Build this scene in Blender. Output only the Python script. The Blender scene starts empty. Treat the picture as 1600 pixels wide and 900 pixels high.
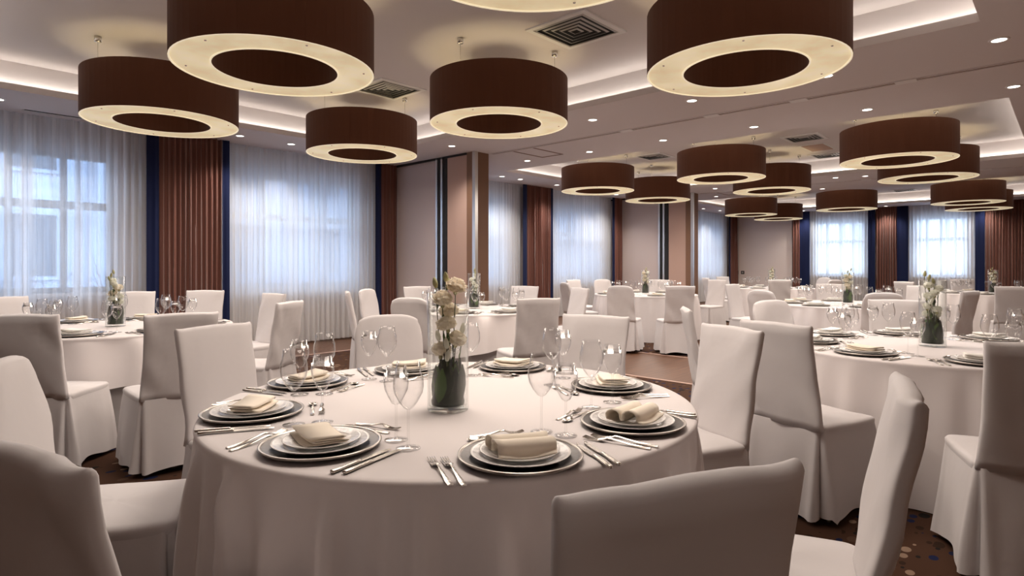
import bpy, math, random
from math import sin, cos, pi, radians as RAD
random.seed(7)
S = bpy.context.scene
COL = S.collection
# ------------------------------------------------------------------ camera
F, HZ, CX, CAMZ = 941.4, 413.85, 800.0, 1.28          # focal length and horizon in pixels of the 1600x900 frame
YAW = RAD(47.1); CY, SY = cos(YAW), sin(YAW)           # world X runs along the window wall, Y towards it
cam = bpy.data.cameras.new('camera'); cam_o = bpy.data.objects.new('camera', cam); COL.objects.link(cam_o)
cam_o.location = (0, 0, CAMZ); cam_o.rotation_euler = (pi / 2, 0, -YAW)
cam.sensor_width = 36; cam.lens = F / 1600 * 36; cam.shift_y = -(450 - HZ) / 1600; cam.clip_start = 0.02
S.camera = cam_o
def cw(x, d): return (CY * x + SY * d, -SY * x + CY * d)            # camera right / depth -> world X, Y
def px(u, v, z):                                                   # pixel on the plane at height z
    d = (CAMZ - z) * F / (v - HZ); return cw((u - CX) / F * d, d)
def px_y(u, Y):                                                    # X where the pixel column meets the plane Y
    k = (u - CX) / F; d = Y / (CY - SY * k); return d * (CY * k + SY)
def px_x(u, X):                                                    # Y where the pixel column meets the plane X
    k = (u - CX) / F; d = X / (CY * k + SY); return d * (CY - SY * k)
# ------------------------------------------------------------------ world and exposure
W = bpy.data.worlds.new('world'); S.world = W; W.use_nodes = True
wn = W.node_tree.nodes; wn['Background'].inputs[0].default_value = (0.70, 0.82, 1.0, 1); wn['Background'].inputs[1].default_value = 6.8
S.view_settings.view_transform = 'Standard'; S.view_settings.look = 'None'
S.view_settings.gamma = 1; S.view_settings.use_curve_mapping = False
S.view_settings.exposure = 0.08
S.cycles.use_denoising = True
S.cycles.max_bounces = 10; S.cycles.transparent_max_bounces = 24; S.cycles.glossy_bounces = 3
S.cycles.caustics_reflective = False; S.cycles.caustics_refractive = False
S.cycles.sample_clamp_indirect = 4.0
LAMP_DOWN, LAMP_UP, SPOT_W, COVE_E, DIFF_E = 38.0, 9.5, 64.0, 9.0, 0.58

# ------------------------------------------------------------------ helpers
def mat(name, col, rough=0.6, metal=0.0, spec=0.5, emis=None, es=0.0, sheen=0.0):
    m = bpy.data.materials.new(name); m.use_nodes = True
    b = m.node_tree.nodes['Principled BSDF']
    b.inputs['Base Color'].default_value = (*col, 1); b.inputs['Roughness'].default_value = rough
    b.inputs['Metallic'].default_value = metal; b.inputs['Specular IOR Level'].default_value = spec
    if sheen: b.inputs['Sheen Weight'].default_value = sheen
    if emis: b.inputs['Emission Color'].default_value = (*emis, 1); b.inputs['Emission Strength'].default_value = es
    return m
def nd(m, t, **kw):
    n = m.node_tree.nodes.new(t)
    for k, v in kw.items(): setattr(n, k, v)
    return n
def lk(m, a, b): m.node_tree.links.new(a, b)
def bsdf(m): return m.node_tree.nodes['Principled BSDF']
def noise_bump(m, scale, strength, dist=0.01, stretch=None):
    tc = nd(m, 'ShaderNodeTexCoord'); mp = nd(m, 'ShaderNodeMapping'); n = nd(m, 'ShaderNodeTexNoise'); b = nd(m, 'ShaderNodeBump')
    n.inputs['Scale'].default_value = scale; b.inputs['Strength'].default_value = strength; b.inputs['Distance'].default_value = dist
    if stretch: mp.inputs['Scale'].default_value = stretch
    lk(m, tc.outputs['Object'], mp.inputs[0]); lk(m, mp.outputs[0], n.inputs['Vector']); lk(m, n.outputs[0], b.inputs['Height']); lk(m, b.outputs[0], bsdf(m).inputs['Normal'])
def noise_color(m, c1, c2, scale, stretch=(1, 1, 1), detail=3, lo=.35, hi=.65):
    tc = nd(m, 'ShaderNodeTexCoord'); mp = nd(m, 'ShaderNodeMapping'); n = nd(m, 'ShaderNodeTexNoise'); r = nd(m, 'ShaderNodeValToRGB')
    n.inputs['Scale'].default_value = scale; n.inputs['Detail'].default_value = detail; mp.inputs['Scale'].default_value = stretch
    r.color_ramp.elements[0].position = lo; r.color_ramp.elements[1].position = hi
    r.color_ramp.elements[0].color = (*c1, 1); r.color_ramp.elements[1].color = (*c2, 1)
    lk(m, tc.outputs['Object'], mp.inputs[0]); lk(m, mp.outputs[0], n.inputs['Vector']); lk(m, n.outputs[0], r.inputs[0]); lk(m, r.outputs[0], bsdf(m).inputs['Base Color'])
M = {}
M['cloth'] = mat('chair_cloth', (.65, .615, .612), .75, spec=.25, sheen=.15); noise_bump(M['cloth'], 9, .12, .02)
M['tcloth'] = mat('table_cloth', (.73, .677, .667), .72, spec=.3, sheen=.1); noise_bump(M['tcloth'], 6, .10, .015)
M['under'] = mat('under_cloth', (.50, .47, .46), .8, spec=.2)
M['wood'] = mat('chair_wood', (.16, .075, .035), .45)
M['soffit'] = mat('ceiling_paint', (.66, .605, .59), .85, spec=.2)
M['wall'] = mat('wall_paint', (.58, .50, .46), .85, spec=.2)
M['panel'] = mat('partition_panel', (.56, .47, .445), .8, spec=.2); noise_bump(M['panel'], 60, .15, .003, (1, 1, .02))
M['panel2'] = mat('partition_panel_warm', (.50, .34, .28), .8, spec=.2)
M['pbrown'] = mat('partition_brown', (.20, .105, .06), .6)
M['alu'] = mat('aluminium', (.75, .74, .72), .3, 1.0)
M['dark'] = mat('dark_gap', (.012, .011, .011), .7)
M['shade'] = mat('lamp_shade_fabric', (.13, .053, .029), .85, spec=.15, sheen=.1); noise_bump(M['shade'], 120, .08, .002, (1, 1, .15))
M['shade_in'] = mat('lamp_lining', (.50, .44, .34), .8)
M['rim'] = mat('lamp_rim', (.75, .66, .48), .5, emis=(1, .86, .6), es=.55)
M['diff'] = mat('lamp_diffuser', (.8, .75, .62), .6)
noise_color(M['diff'], (.62, .50, .30), (.84, .72, .49), 3.0, (1, 1, 1), 5, .3, .7)
_n = [n for n in M['diff'].node_tree.nodes if n.type == 'VALTORGB'][0]
lk(M['diff'], _n.outputs[0], bsdf(M['diff']).inputs['Emission Color']); bsdf(M['diff']).inputs['Emission Strength'].default_value = DIFF_E
M['tube'] = mat('lamp_tube', (1, .9, .7), .5, emis=(1, .88, .60), es=LAMP_UP)
M['led'] = mat('cove_led', (1, 1, 1), .5, emis=(1, .95, .86), es=COVE_E)
M['lens'] = mat('downlight_lens', (1, 1, 1), .5, emis=(1, .93, .85), es=6)
M['steel'] = mat('steel', (.62, .60, .57), .25, 1.0)
M['pewter'] = mat('pewter', (.10, .092, .088), .36, .9); noise_bump(M['pewter'], 40, .25, .004)
M['pewter_rim'] = mat('pewter_rim', (.42, .385, .35), .28, 1.0)
M['silver'] = mat('silver_cutlery', (.58, .54, .49), .22, 1.0)
M['porc'] = mat('porcelain', (.80, .77, .74), .18, spec=.5)
M['porc_band'] = mat('porcelain_relief', (.6, .58, .56), .25); noise_color(M['porc_band'], (.50, .48, .47), (.74, .72, .70), 60, (1, 1, 1), 2)
M['napkin'] = mat('napkin_cloth', (.92, .83, .70), .8, spec=.2, sheen=.1)
M['white_n'] = mat('napkin_white', (.90, .87, .82), .8, spec=.2)
M['brown_c'] = mat('curtain_brown', (.20, .083, .062), .8, spec=.2, sheen=.25)
M['navy_c'] = mat('curtain_navy', (.006, .012, .055), .75, spec=.2, sheen=.1)
M['frame'] = mat('window_frame', (.34, .34, .35), .5)
M['white'] = mat('white_trim', (.72, .69, .67), .6)
M['grille'] = mat('grille_metal', (.42, .40, .38), .5, .3)
M['leafd'] = mat('leaf_dark', (.012, .020, .008), .45, spec=.4)
M['leaf'] = mat('leaf_green', (.07, .13, .03), .5, spec=.4)
M['stem'] = mat('flower_stem', (.09, .10, .04), .6)
def petal(name, c):
    m = bpy.data.materials.new(name); m.use_nodes = True; m.node_tree.nodes.remove(bsdf(m)); d = nd(m, 'ShaderNodeBsdfDiffuse'); t = nd(m, 'ShaderNodeBsdfTranslucent'); x = nd(m, 'ShaderNodeMixShader'); x.inputs[0].default_value = .4
    d.inputs[0].default_value = t.inputs[0].default_value = (*c, 1); lk(m, d.outputs[0], x.inputs[1]); lk(m, t.outputs[0], x.inputs[2]); lk(m, x.outputs[0], m.node_tree.nodes['Material Output'].inputs[0]); return m
M['petal'] = petal('petal_peach', (.98, .91, .78)); M['petal_w'] = petal('petal_white', (.95, .94, .86))
M['bud'] = mat('bud', (.42, .40, .20), .6)
M['facade'] = mat('facade_wall', (.30, .36, .46), .9); M['snow'] = mat('snow_ground', (.38, .39, .41), .9); M['bark'] = mat('bare_twig', (.05, .04, .035), .9)
M['pane_far'] = mat('facade_pane', (.06, .07, .09), .2)
# parquet
m = M['floor'] = mat('parquet', (.2, .09, .04), .42); noise_color(m, (.085, .035, .017), (.155, .07, .033), 3, (.6, 9, 1), 4, .3, .7)
# patterned carpet: scattered navy, tan and dark ovals on brown
m = M['carpet'] = mat('carpet_print', (.05, .025, .015), .95, spec=.1)
tc = nd(m, 'ShaderNodeTexCoord'); mp = nd(m, 'ShaderNodeMapping'); mp.inputs['Scale'].default_value = (1, 1.5, 1)
vo = nd(m, 'ShaderNodeTexVoronoi'); vo.inputs['Scale'].default_value = 13; vo.inputs['Randomness'].default_value = .75
r1 = nd(m, 'ShaderNodeValToRGB'); r1.color_ramp.interpolation = 'CONSTANT'
for p, c in ((0, (.012, .016, .05)), (.25, (.030, .016, .010)), (.42, (.25, .17, .12)), (.58, (.012, .014, .04)), (.72, (.09, .05, .032)), (.86, (.016, .013, .012))):
    e = r1.color_ramp.elements.new(p) if p else r1.color_ramp.elements[0]
    e.position = p; e.color = (*c, 1)
r1.color_ramp.elements[-1].color = (.016, .013, .012, 1)
sx = nd(m, 'ShaderNodeSeparateColor'); ma = nd(m, 'ShaderNodeMath', operation='MULTIPLY'); lt = nd(m, 'ShaderNodeMath', operation='LESS_THAN'); mx = nd(m, 'ShaderNodeMix', data_type='RGBA')
ma.inputs[1].default_value = .55
lk(m, tc.outputs['Object'], mp.inputs[0]); lk(m, mp.outputs[0], vo.inputs['Vector']); lk(m, vo.outputs['Color'], sx.inputs[0]); lk(m, sx.outputs[0], r1.inputs[0])
lk(m, sx.outputs[1], ma.inputs[0]); lk(m, vo.outputs['Distance'], lt.inputs[0]); lk(m, ma.outputs[0], lt.inputs[1]); lk(m, lt.outputs[0], mx.inputs[0])
mx.inputs['A'].default_value = (.062, .030, .018, 1); lk(m, r1.outputs[0], mx.inputs['B']); lk(m, mx.outputs['Result'], bsdf(m).inputs['Base Color'])
def thin_glass(name, tint, gloss_scale, base):
    m = bpy.data.materials.new(name); m.use_nodes = True; nt = m.node_tree; nt.nodes.remove(bsdf(m)); out = nt.nodes['Material Output']
    t = nd(m, 'ShaderNodeBsdfTransparent'); g = nd(m, 'ShaderNodeBsdfGlossy'); fr = nd(m, 'ShaderNodeLayerWeight'); pw = nd(m, 'ShaderNodeMath', operation='POWER'); mm = nd(m, 'ShaderNodeMath', operation='MULTIPLY_ADD'); mx = nd(m, 'ShaderNodeMixShader')
    t.inputs[0].default_value = (*tint, 1); g.inputs['Roughness'].default_value = .03; fr.inputs[0].default_value = .5; pw.inputs[1].default_value = 3.2
    mm.inputs[1].default_value = gloss_scale; mm.inputs[2].default_value = base; mm.use_clamp = True
    lk(m, fr.outputs['Facing'], pw.inputs[0]); lk(m, pw.outputs[0], mm.inputs[0]); lk(m, mm.outputs[0], mx.inputs[0]); lk(m, t.outputs[0], mx.inputs[1]); lk(m, g.outputs[0], mx.inputs[2]); lk(m, mx.outputs[0], out.inputs[0]); return m
M['glass'] = thin_glass('drinking_glass', (.985, .985, .985), .95, .028)
M['vglass'] = thin_glass('vase_glass', (.975, .985, .98), .7, .022)
M['pane'] = thin_glass('window_pane', (.90, .95, 1.0), .8, .03)
def sheer_mat(name, lo):
    m = bpy.data.materials.new(name); m.use_nodes = True; nt = m.node_tree; nt.nodes.remove(bsdf(m)); out = nt.nodes['Material Output']
    t = nd(m, 'ShaderNodeBsdfTransparent'); d = nd(m, 'ShaderNodeBsdfDiffuse'); tr = nd(m, 'ShaderNodeBsdfTranslucent'); a = nd(m, 'ShaderNodeMixShader'); b = nd(m, 'ShaderNodeMixShader')
    d.inputs[0].default_value = (.84, .83, .83, 1); tr.inputs[0].default_value = (.86, .86, .87, 1)
    a.inputs[0].default_value = .5
    tc = nd(m, 'ShaderNodeTexCoord'); mp = nd(m, 'ShaderNodeMapping'); nz = nd(m, 'ShaderNodeTexNoise'); mr = nd(m, 'ShaderNodeMapRange')
    mp.inputs['Scale'].default_value = (1, 0, .03); nz.inputs['Scale'].default_value = 8; nz.inputs['Detail'].default_value = 3
    mr.inputs['From Min'].default_value = .35; mr.inputs['From Max'].default_value = .65; mr.inputs['To Min'].default_value = lo; mr.inputs['To Max'].default_value = .985
    lk(m, tc.outputs['Object'], mp.inputs[0]); lk(m, mp.outputs[0], nz.inputs['Vector']); lk(m, nz.outputs[0], mr.inputs[0]); lk(m, mr.outputs[0], b.inputs[0])
    lk(m, d.outputs[0], a.inputs[1]); lk(m, tr.outputs[0], a.inputs[2]); lk(m, t.outputs[0], b.inputs[1]); lk(m, a.outputs[0], b.inputs[2]); lk(m, b.outputs[0], out.inputs[0]); return m
M['sheer'] = sheer_mat('sheer_voile', .50); M['voile'] = sheer_mat('dense_voile', .84)

def md(name, v, f, m, smooth=True):
    me = bpy.data.meshes.new(name); me.from_pydata([tuple(p) for p in v], [], f); me.materials.append(M[m] if isinstance(m, str) else m)
    if smooth: me.polygons.foreach_set('use_smooth', [True] * len(f))
    me.update(); return me
def ob(name, data, parent=None, loc=(0, 0, 0), rz=0.0, rot=None, scale=None):
    o = bpy.data.objects.new(name, data); COL.objects.link(o); o.location = loc
    o.rotation_euler = rot if rot else (0, 0, rz)
    if scale: o.scale = scale
    if parent: o.parent = parent
    return o
def tag(o, label, cat, group=None, kind=None):
    o['label'] = label; o['category'] = cat
    if group: o['group'] = group
    if kind: o['kind'] = kind
    return o
def struct(o): o['kind'] = 'structure'; return o
def thing(name, label, cat, loc=(0, 0, 0), rz=0.0, group=None, rot=None):
    return tag(ob(name, None, None, loc, rz, rot), label, cat, group)
class B:                                            # mesh builder
    def __init__(s): s.v = []; s.f = []
    def add(s, v, f):
        n = len(s.v); s.v += [tuple(p) for p in v]; s.f += [tuple(i + n for i in q) for q in f]; return s
    def box(s, x0, x1, y0, y1, z0, z1):
        return s.add([(x0, y0, z0), (x1, y0, z0), (x1, y1, z0), (x0, y1, z0), (x0, y0, z1), (x1, y0, z1), (x1, y1, z1), (x0, y1, z1)],
                     [(0, 3, 2, 1), (4, 5, 6, 7), (0, 1, 5, 4), (1, 2, 6, 5), (2, 3, 7, 6), (3, 0, 4, 7)])
    def loops(s, loops, cap0=False, cap1=False, closed=True):
        n = len(loops[0]); v = [p for L in loops for p in L]; f = []
        for i in range(len(loops) - 1):
            for j in range(n if closed else n - 1):
                k = (j + 1) % n; f.append((i * n + j, i * n + k, (i + 1) * n + k, (i + 1) * n + j))
        if cap0: f.append(tuple(range(n - 1, -1, -1)))
        if cap1: f.append(tuple((len(loops) - 1) * n + j for j in range(n)))
        return s.add(v, f)
    def lathe(s, prof, seg=32, cx=0, cy=0):
        return s.loops([[(cx + r * cos(2 * pi * j / seg), cy + r * sin(2 * pi * j / seg), z) for j in range(seg)] for r, z in prof], prof[0][0] < 1e-3 and False)
    def tube(s, pts, r, seg=6):
        from mathutils import Vector
        L = []; n = len(pts)
        for i, p in enumerate(pts):
            p = Vector(p); t = (Vector(pts[min(i + 1, n - 1)]) - Vector(pts[max(i - 1, 0)])).normalized()
            a = t.cross(Vector((0, 1, 0) if abs(t.y) < .9 else (1, 0, 0))).normalized(); b = t.cross(a)
            rr = r[i] if isinstance(r, (list, tuple)) else r
            L.append([tuple(p + a * rr * cos(2 * pi * j / seg) + b * rr * sin(2 * pi * j / seg)) for j in range(seg)])
        return s.loops(L, True, True)
    def md(s, name, m, smooth=True): return md(name, s.v, s.f, m, smooth)
def spow(x, e): return math.copysign(abs(x) ** e, x)

# ================================================================== THE ROOM
X0, X1, Y0, Y1, ZS, ZC = -3.5, 22.0, -2.4, 9.40, 3.093, 3.43
struct(ob('floor', B().box(X0 - .2, X1 + .2, Y0 - .2, Y1 + .2, -.1, 0).md('floor', 'floor', False)))
BAYS = [(.42, 5.66), (8.45, 13.28), (16.05, 20.87)]; RY0, RY1 = .50, 8.05
# soffit slab with three rectangular recesses, ledge behind each lip and the raised ceiling above
def ceiling():
    b = B(); xs = [X0 - .2]
    for a, c in BAYS: xs += [a, c]
    xs.append(X1 + .2)
    b.box(X0 - .2, X1 + .2, Y0 - .2, RY0, ZS, ZS + .07); b.box(X0 - .2, X1 + .2, RY1, Y1 + .2, ZS, ZS + .07)
    for i in range(0, len(xs), 2): b.box(xs[i], xs[i + 1], RY0, RY1, ZS, ZS + .07)
    struct(ob('ceiling', b.md('ceiling', 'soffit', False)))
    for a, c in BAYS:
        b = B(); e = .17
        b.box(a - e, c + e, RY0 - e, RY1 + e, ZC, ZC + .05)
        for q in ((a - e - .05, a - e, RY0 - e, RY1 + e), (c + e, c + e + .05, RY0 - e, RY1 + e), (a - e, c + e, RY0 - e - .05, RY0 - e), (a - e, c + e, RY1 + e, RY1 + e + .05)):
            b.box(*q, ZS + .06, ZC)
        struct(ob('ceiling_recess', b.md('ceiling_recess', 'soffit', False)))
ceiling()
for i, (a, c) in enumerate(BAYS):
    b = B(); o_, w = .10, .03
    for q in ((a - o_ - w, a - o_, RY0 - .1, RY1 + .1), (c + o_, c + o_ + w, RY0 - .1, RY1 + .1), (a - .1, c + .1, RY0 - o_ - w, RY0 - o_), (a - .1, c + .1, RY1 + o_, RY1 + o_ + w)):
        b.box(*q, ZS + .069, ZS + .085)
    tag(ob('cove_light', b.md('cove_light', 'led', False)), ['hidden white light strip around the ceiling recess before the first partition track', 'hidden white light strip around the middle ceiling recess between the two tracks',
        'hidden white light strip around the ceiling recess beside the end wall'][i], 'cove light', 'cove light strips in the ceiling recesses')
# window wall with openings; the windows stand behind the voile
WIN = [(b0 + s, b0 + s + 2.2) for b0 in (0, 7.5, 15) for s in (.10, 3.80)]
SILL, HEAD = .92, 2.72
def wall_with_holes(name, holes, y0, y1, lo, hi, axis):
    b = B(); cuts = [lo]
    for a, c in holes: cuts += [a, c]
    cuts.append(hi)
    def bx(p, q, z0, z1):
        if axis == 'x': b.box(p, q, y0, y1, z0, z1)
        else: b.box(y0, y1, p, q, z0, z1)
    for i in range(0, len(cuts), 2): bx(cuts[i], cuts[i + 1], 0, ZS + .06)
    for a, c in holes: bx(a, c, 0, SILL); bx(a, c, HEAD, ZS + .06)
    return struct(ob(name, b.md(name, 'wall', False)))
wall_with_holes('wall_left', WIN, Y1, Y1 + .25, X0 - .2, X1 + .2, 'x')
FARH = [(px_x(1524, 21.9) + .15, px_x(1420, 21.9) - .1), (px_x(1357, 21.9) + .1, px_x(1266, 21.9) - .1)]
wall_with_holes('wall_far', FARH, X1, X1 + .25, Y0 - .2, Y1 + .2, 'y')
M['wall_warm'] = mat('wall_warm_panel', (.60, .42, .31), .7)
struct(ob('wall_right', B().box(X0, X1, Y0 - .2, Y0, 0, ZS).md('wall_right', 'wall_warm', False)))
struct(ob('wall_back', B().box(X0 - .2, X0, Y0, Y1, 0, ZS).md('wall_back', 'wall_warm', False)))
wi = 0
def window(p, q, pos, axis):
    global wi; wi += 1
    r = struct(ob('window_%d' % wi, None))
    def bx(a, c, z0, z1, t0, t1, m, n):
        b = B()
        if axis == 'x': b.box(a, c, pos + t0, pos + t1, z0, z1)
        else: b.box(pos + t0, pos + t1, a, c, z0, z1)
        return ob(n, b.md(n, m, False), r)
    w = .07
    bx(p, q, HEAD - w, HEAD, .08, .16, 'frame', 'window_frame'); bx(p, q, SILL, SILL + w, .08, .16, 'frame', 'window_frame')
    n = 4; tz = 2.05
    for i in range(n + 1):
        c = p + (q - p) * i / n; c = min(max(c, p + w / 2), q - w / 2); bx(c - w / 2, c + w / 2, SILL + w, HEAD - w, .08, .16, 'frame', 'mullion')
    bx(p + w, q - w, tz - .05, tz + .05, .085, .155, 'frame', 'transom')
    for i in range(n):
        a, c = p + (q - p) * i / n + .03, p + (q - p) * (i + 1) / n - .03
        bx(a, c, SILL + w, tz - .05, .115, .120, 'pane', 'pane'); bx(a, c, tz + .05, HEAD - w, .115, .120, 'pane', 'pane')
    bx(p, q, SILL - .04, SILL, -.10, .08, 'white', 'window_sill')
for p, q in WIN: window(p, q, Y1, 'x')
for p, q in FARH: window(p, q, X1, 'y')
# carpets and threshold strips
for i, (a, c) in enumerate(((-2.4, 6.0), (7.72, 13.5), (15.6, 21.3))):
    o = ob('carpet', B().box(a, c, -1.6, 7.9, 0, .006).md('carpet', 'carpet', False))
    tag(o, ['brown carpet dotted with navy and tan ovals under the table with peach blooms', 'brown dotted carpet beyond the wooden floor strip, between the two partition wings', 'brown dotted carpet under the tables beside the end wall'][i], 'carpet', 'dotted carpets')
    b = B(); w = .04
    for q in ((a - w, a, -1.6, 7.9), (c, c + w, -1.6, 7.9), (a - w, c + w, 7.9, 7.9 + w)): b.box(*q, 0, .009)
    struct(ob('trim_%d' % (i + 1), b.md('trim', 'panel2', False)))
# partition wings at the two tracks
def wing(xf, label):
    r = thing('folding_partition', label, 'partition', (xf, 0, 0), group='parked folding partition wings')
    t = .30; zt = ZS
    ob('back_panel', B().box(.02, t - .02, 7.02, Y1, 0, zt).md('wing_core', 'pbrown', False), r)
    ob('wide_panel', B().box(0, .02, 7.93, Y1, .02, zt - .02).md('wing_a', 'panel', False), r)
    ob('narrow_panel', B().box(-.02, .02, 7.16, 7.63, .02, zt).md('wing_b', 'panel2', False), r)
    ob('brown_edge_panel', B().box(-.02, .02, 7.02, 7.155, .02, zt).md('wing_c', 'pbrown', False), r)
    for y0, y1, m, d in ((7.885, 7.93, 'alu', .03), (7.80, 7.885, 'dark', .012), (7.75, 7.80, 'alu', .03), (7.64, 7.75, 'dark', .014)):
        ob('aluminium_rail' if m == 'alu' else 'shadow_gap', B().box(-d, .02, y0, y1, 0, zt - .01).md('wing_rail', m, False), r)
    ob('end_post', B().box(-.03, .035, 6.955, 7.02, 0, zt).md('wing_post', 'alu', False), r)
    ob('end_panel', B().box(.04, t, 6.98, 7.02, 0, zt).md('wing_end', 'pbrown', False), r)
    ob('head_rail', B().box(-.03, .02, 7.16, Y1, zt - .035, zt).md('wing_head', 'dark', False), r)
wing(6.65, 'parked folding partition wing with aluminium rails beside the table with leafy green vase')
wing(14.18, 'parked folding partition wing with warm beige panels behind the middle hall tables')
# ceiling tracks
def track(x, label):
    r = thing('ceiling_track', label, 'track', (x, 0, ZS), group='partition tracks in the ceiling')
    ob('slot', B().box(-.012, .012, Y0, 6.95, -.004, .001).md('track_slot', 'pbrown', False), r)
    for s in (-1, 1):
        ob('rail', B().box(s * .035 - .01, s * .035 + .01, Y0, 6.95, -.008, .001).md('track_rail', 'soffit', False), r)
    b = B()
    for q in ((.05, .80, 6.10, 6.13), (.05, .80, 6.52, 6.55), (.77, .80, 6.10, 6.55)): b.box(*q, -.005, .001)
    ob('parking_loop', b.md('track_loop', 'pbrown', False), r)
    for y in (1.2, 2.2, 3.2, 4.4): ob('joint_plate', B().box(-.06, .06, y - .09, y + .09, -.010, .001).md('track_joint', 'white', False), r)
track(7.0, 'thin partition track crossing the ceiling beside the wing with cool grey panel'); track(14.5, 'thin partition track crossing the ceiling before the farthest recess')

# ================================================================== CURTAINS
def pleat(name, L, z0, z1, n_pl, amp, m, seed, rows=6, gather=.0):
    rnd = random.Random(seed); n = max(24, int(n_pl * 8)); v = []; f = []
    ph = [rnd.uniform(.8, 1.2) for _ in range(n_pl + 2)]
    for i in range(rows + 1):
        t = i / rows; z = z1 + (z0 - z1) * t
        for j in range(n + 1):
            s = j / n; k = s * n_pl; kk = int(k); a = ph[kk] * (1 - (k - kk)) + ph[kk + 1] * (k - kk)
            w = amp * a * (.75 + .35 * t) * sin(2 * pi * (k + .06 * sin(3 * t + kk))) + .3 * amp * sin(2 * pi * 2.3 * k + seed)
            v.append((s * L + .25 * amp * sin(4 * pi * k + 1), w, z))
    for i in range(rows):
        for j in range(n):
            a = i * (n + 1) + j; f.append((a, a + n + 1, a + n + 2, a + 1))
    return md(name, v, f, m)
def place(o, axis, p, pos):                                        # curtain run along x at Y=pos, or along -y at X=pos
    if axis == 'x': o.location = (p, pos, 0)
    else: o.location = (pos, p, 0); o.rotation_euler = (0, 0, -pi / 2)
cs = 0
def sheer(axis, p, q, pos, label, m='voile'):
    global cs; cs += 1; L = abs(q - p)
    o = ob('sheer_curtain', pleat('sheer', L, .03, ZS - .005, int(L * 11),   .028, m, cs, 3)); place(o, axis, p, pos); tag(o, label, 'curtain', 'white voile curtains')
def drape(axis, p, q, pos, nl, nr, label, group):
    global cs; cs += 1
    r = thing('drape', label, 'curtain', group=group); place(r, axis, p, pos); L = abs(q - p)
    ob('brown_panel', pleat('drape', L - nl - nr, .02, ZS - .003, max(3, int((L - nl - nr) * 15)), .042, 'brown_c', cs + 40, 5), r, (nl, 0, 0))
    if nl: ob('navy_border', pleat('border', nl, .02, ZS - .003, 1, .012, 'navy_c', cs + 80, 4), r, (0, -.02, 0))
    if nr: ob('navy_border', pleat('border', nr, .02, ZS - .003, 1, .012, 'navy_c', cs + 120, 4), r, (L - nr, -.02, 0))
wn_lab = ['before the cool grey wing', 'between the two partition wings', 'beside the end wall']
for i, b0 in enumerate((0, 7.5, 15)):
    w = wn_lab[i]
    sheer('x', b0 - .05 if i else -1.0, b0 + 2.62, 9.16, 'sheer white curtain with window showing through, %s' % ['left of the wide drape', 'behind the wing edge', 'just past the far wing'][i], 'sheer' if i == 0 else 'voile')
    sheer('x', b0 + 3.58, b0 + 6.28, 9.16, 'sheer white voile curtain between two brown drapes, %s' % w)
    drape('x', b0 + 2.56, b0 + 3.64, 9.04, .15, .10, 'wide brown drape with navy edges, %s' % w, 'brown window drapes')
    drape('x', b0 + 6.16, b0 + 6.625 if i < 2 else b0 + 6.9, 9.04, .12, 0, 'narrow brown drape with one navy edge, %s' % w, 'brown window drapes')
drape('x', -2.0, -.95, 9.04, .1, .1, 'brown drape outside the first voile curtain', 'brown window drapes')
fx = 21.86
def fy(u): return px_x(u, fx)
sheer('y', fy(1264), fy(1360), fx, 'white voile curtain on the end wall between two brown drapes, near the plain panel')
sheer('y', fy(1414), fy(1528), fx, 'wide white voile curtain on the end wall, far from the plain panel')
drape('y', fy(1238), fy(1266), fx - .06, 0, .32, 'narrow brown drape beside the plain panel of the end wall', 'end wall drapes')
drape('y', fy(1357), fy(1420), fx - .06, .20, .30, 'brown drape with navy edges between the two end wall voile curtains', 'end wall drapes')
drape('y', fy(1524), fy(1640), fx - .06, .22, 0, 'wide brown drape with one navy edge at the end of the end wall', 'end wall drapes')
r = ob('wall_panel', B().box(X1 - .03, X1, fy(1240), 9.0, .05, ZS - .05).md('wall_panel', mat('end_panel_paint', (.76, .66, .61), .8), False)); tag(r, 'plain pale beige panel on the end wall between brown drapes', 'panel')
for u in (1151, 1160.5):
    k = px_x(u, X1 - .03); r = thing('wall_socket', 'small black socket on the pale beige end wall panel', 'socket', (X1 - .03, k, 1.0), group='sockets on the end wall')
    ob('plate', B().box(-.012, 0, -.06, .06, -.06, .06).md('socket_plate', 'dark', False), r); ob('insert', B().box(-.02, -.012, -.03, .03, -.03, .03).md('socket_insert', 'grille', False), r)
r = thing('slot_vent', 'long narrow black air slot in the soffit over the voile curtain', 'vent', (0, 0, ZS))
pa, pb = px(38, 171, ZS), px(118, 181, ZS)
ob('slot', B().box(pa[0], pb[0] + .4, pa[1] - .012, pa[1] + .012, -.004, .001).md('slot_dark', 'dark', False), r)
ob('frame', B().box(pa[0] - .02, pb[0] + .42, pa[1] + .012, pa[1] + .03, -.006, .001).md('slot_frame', 'alu', False), r)

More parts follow.
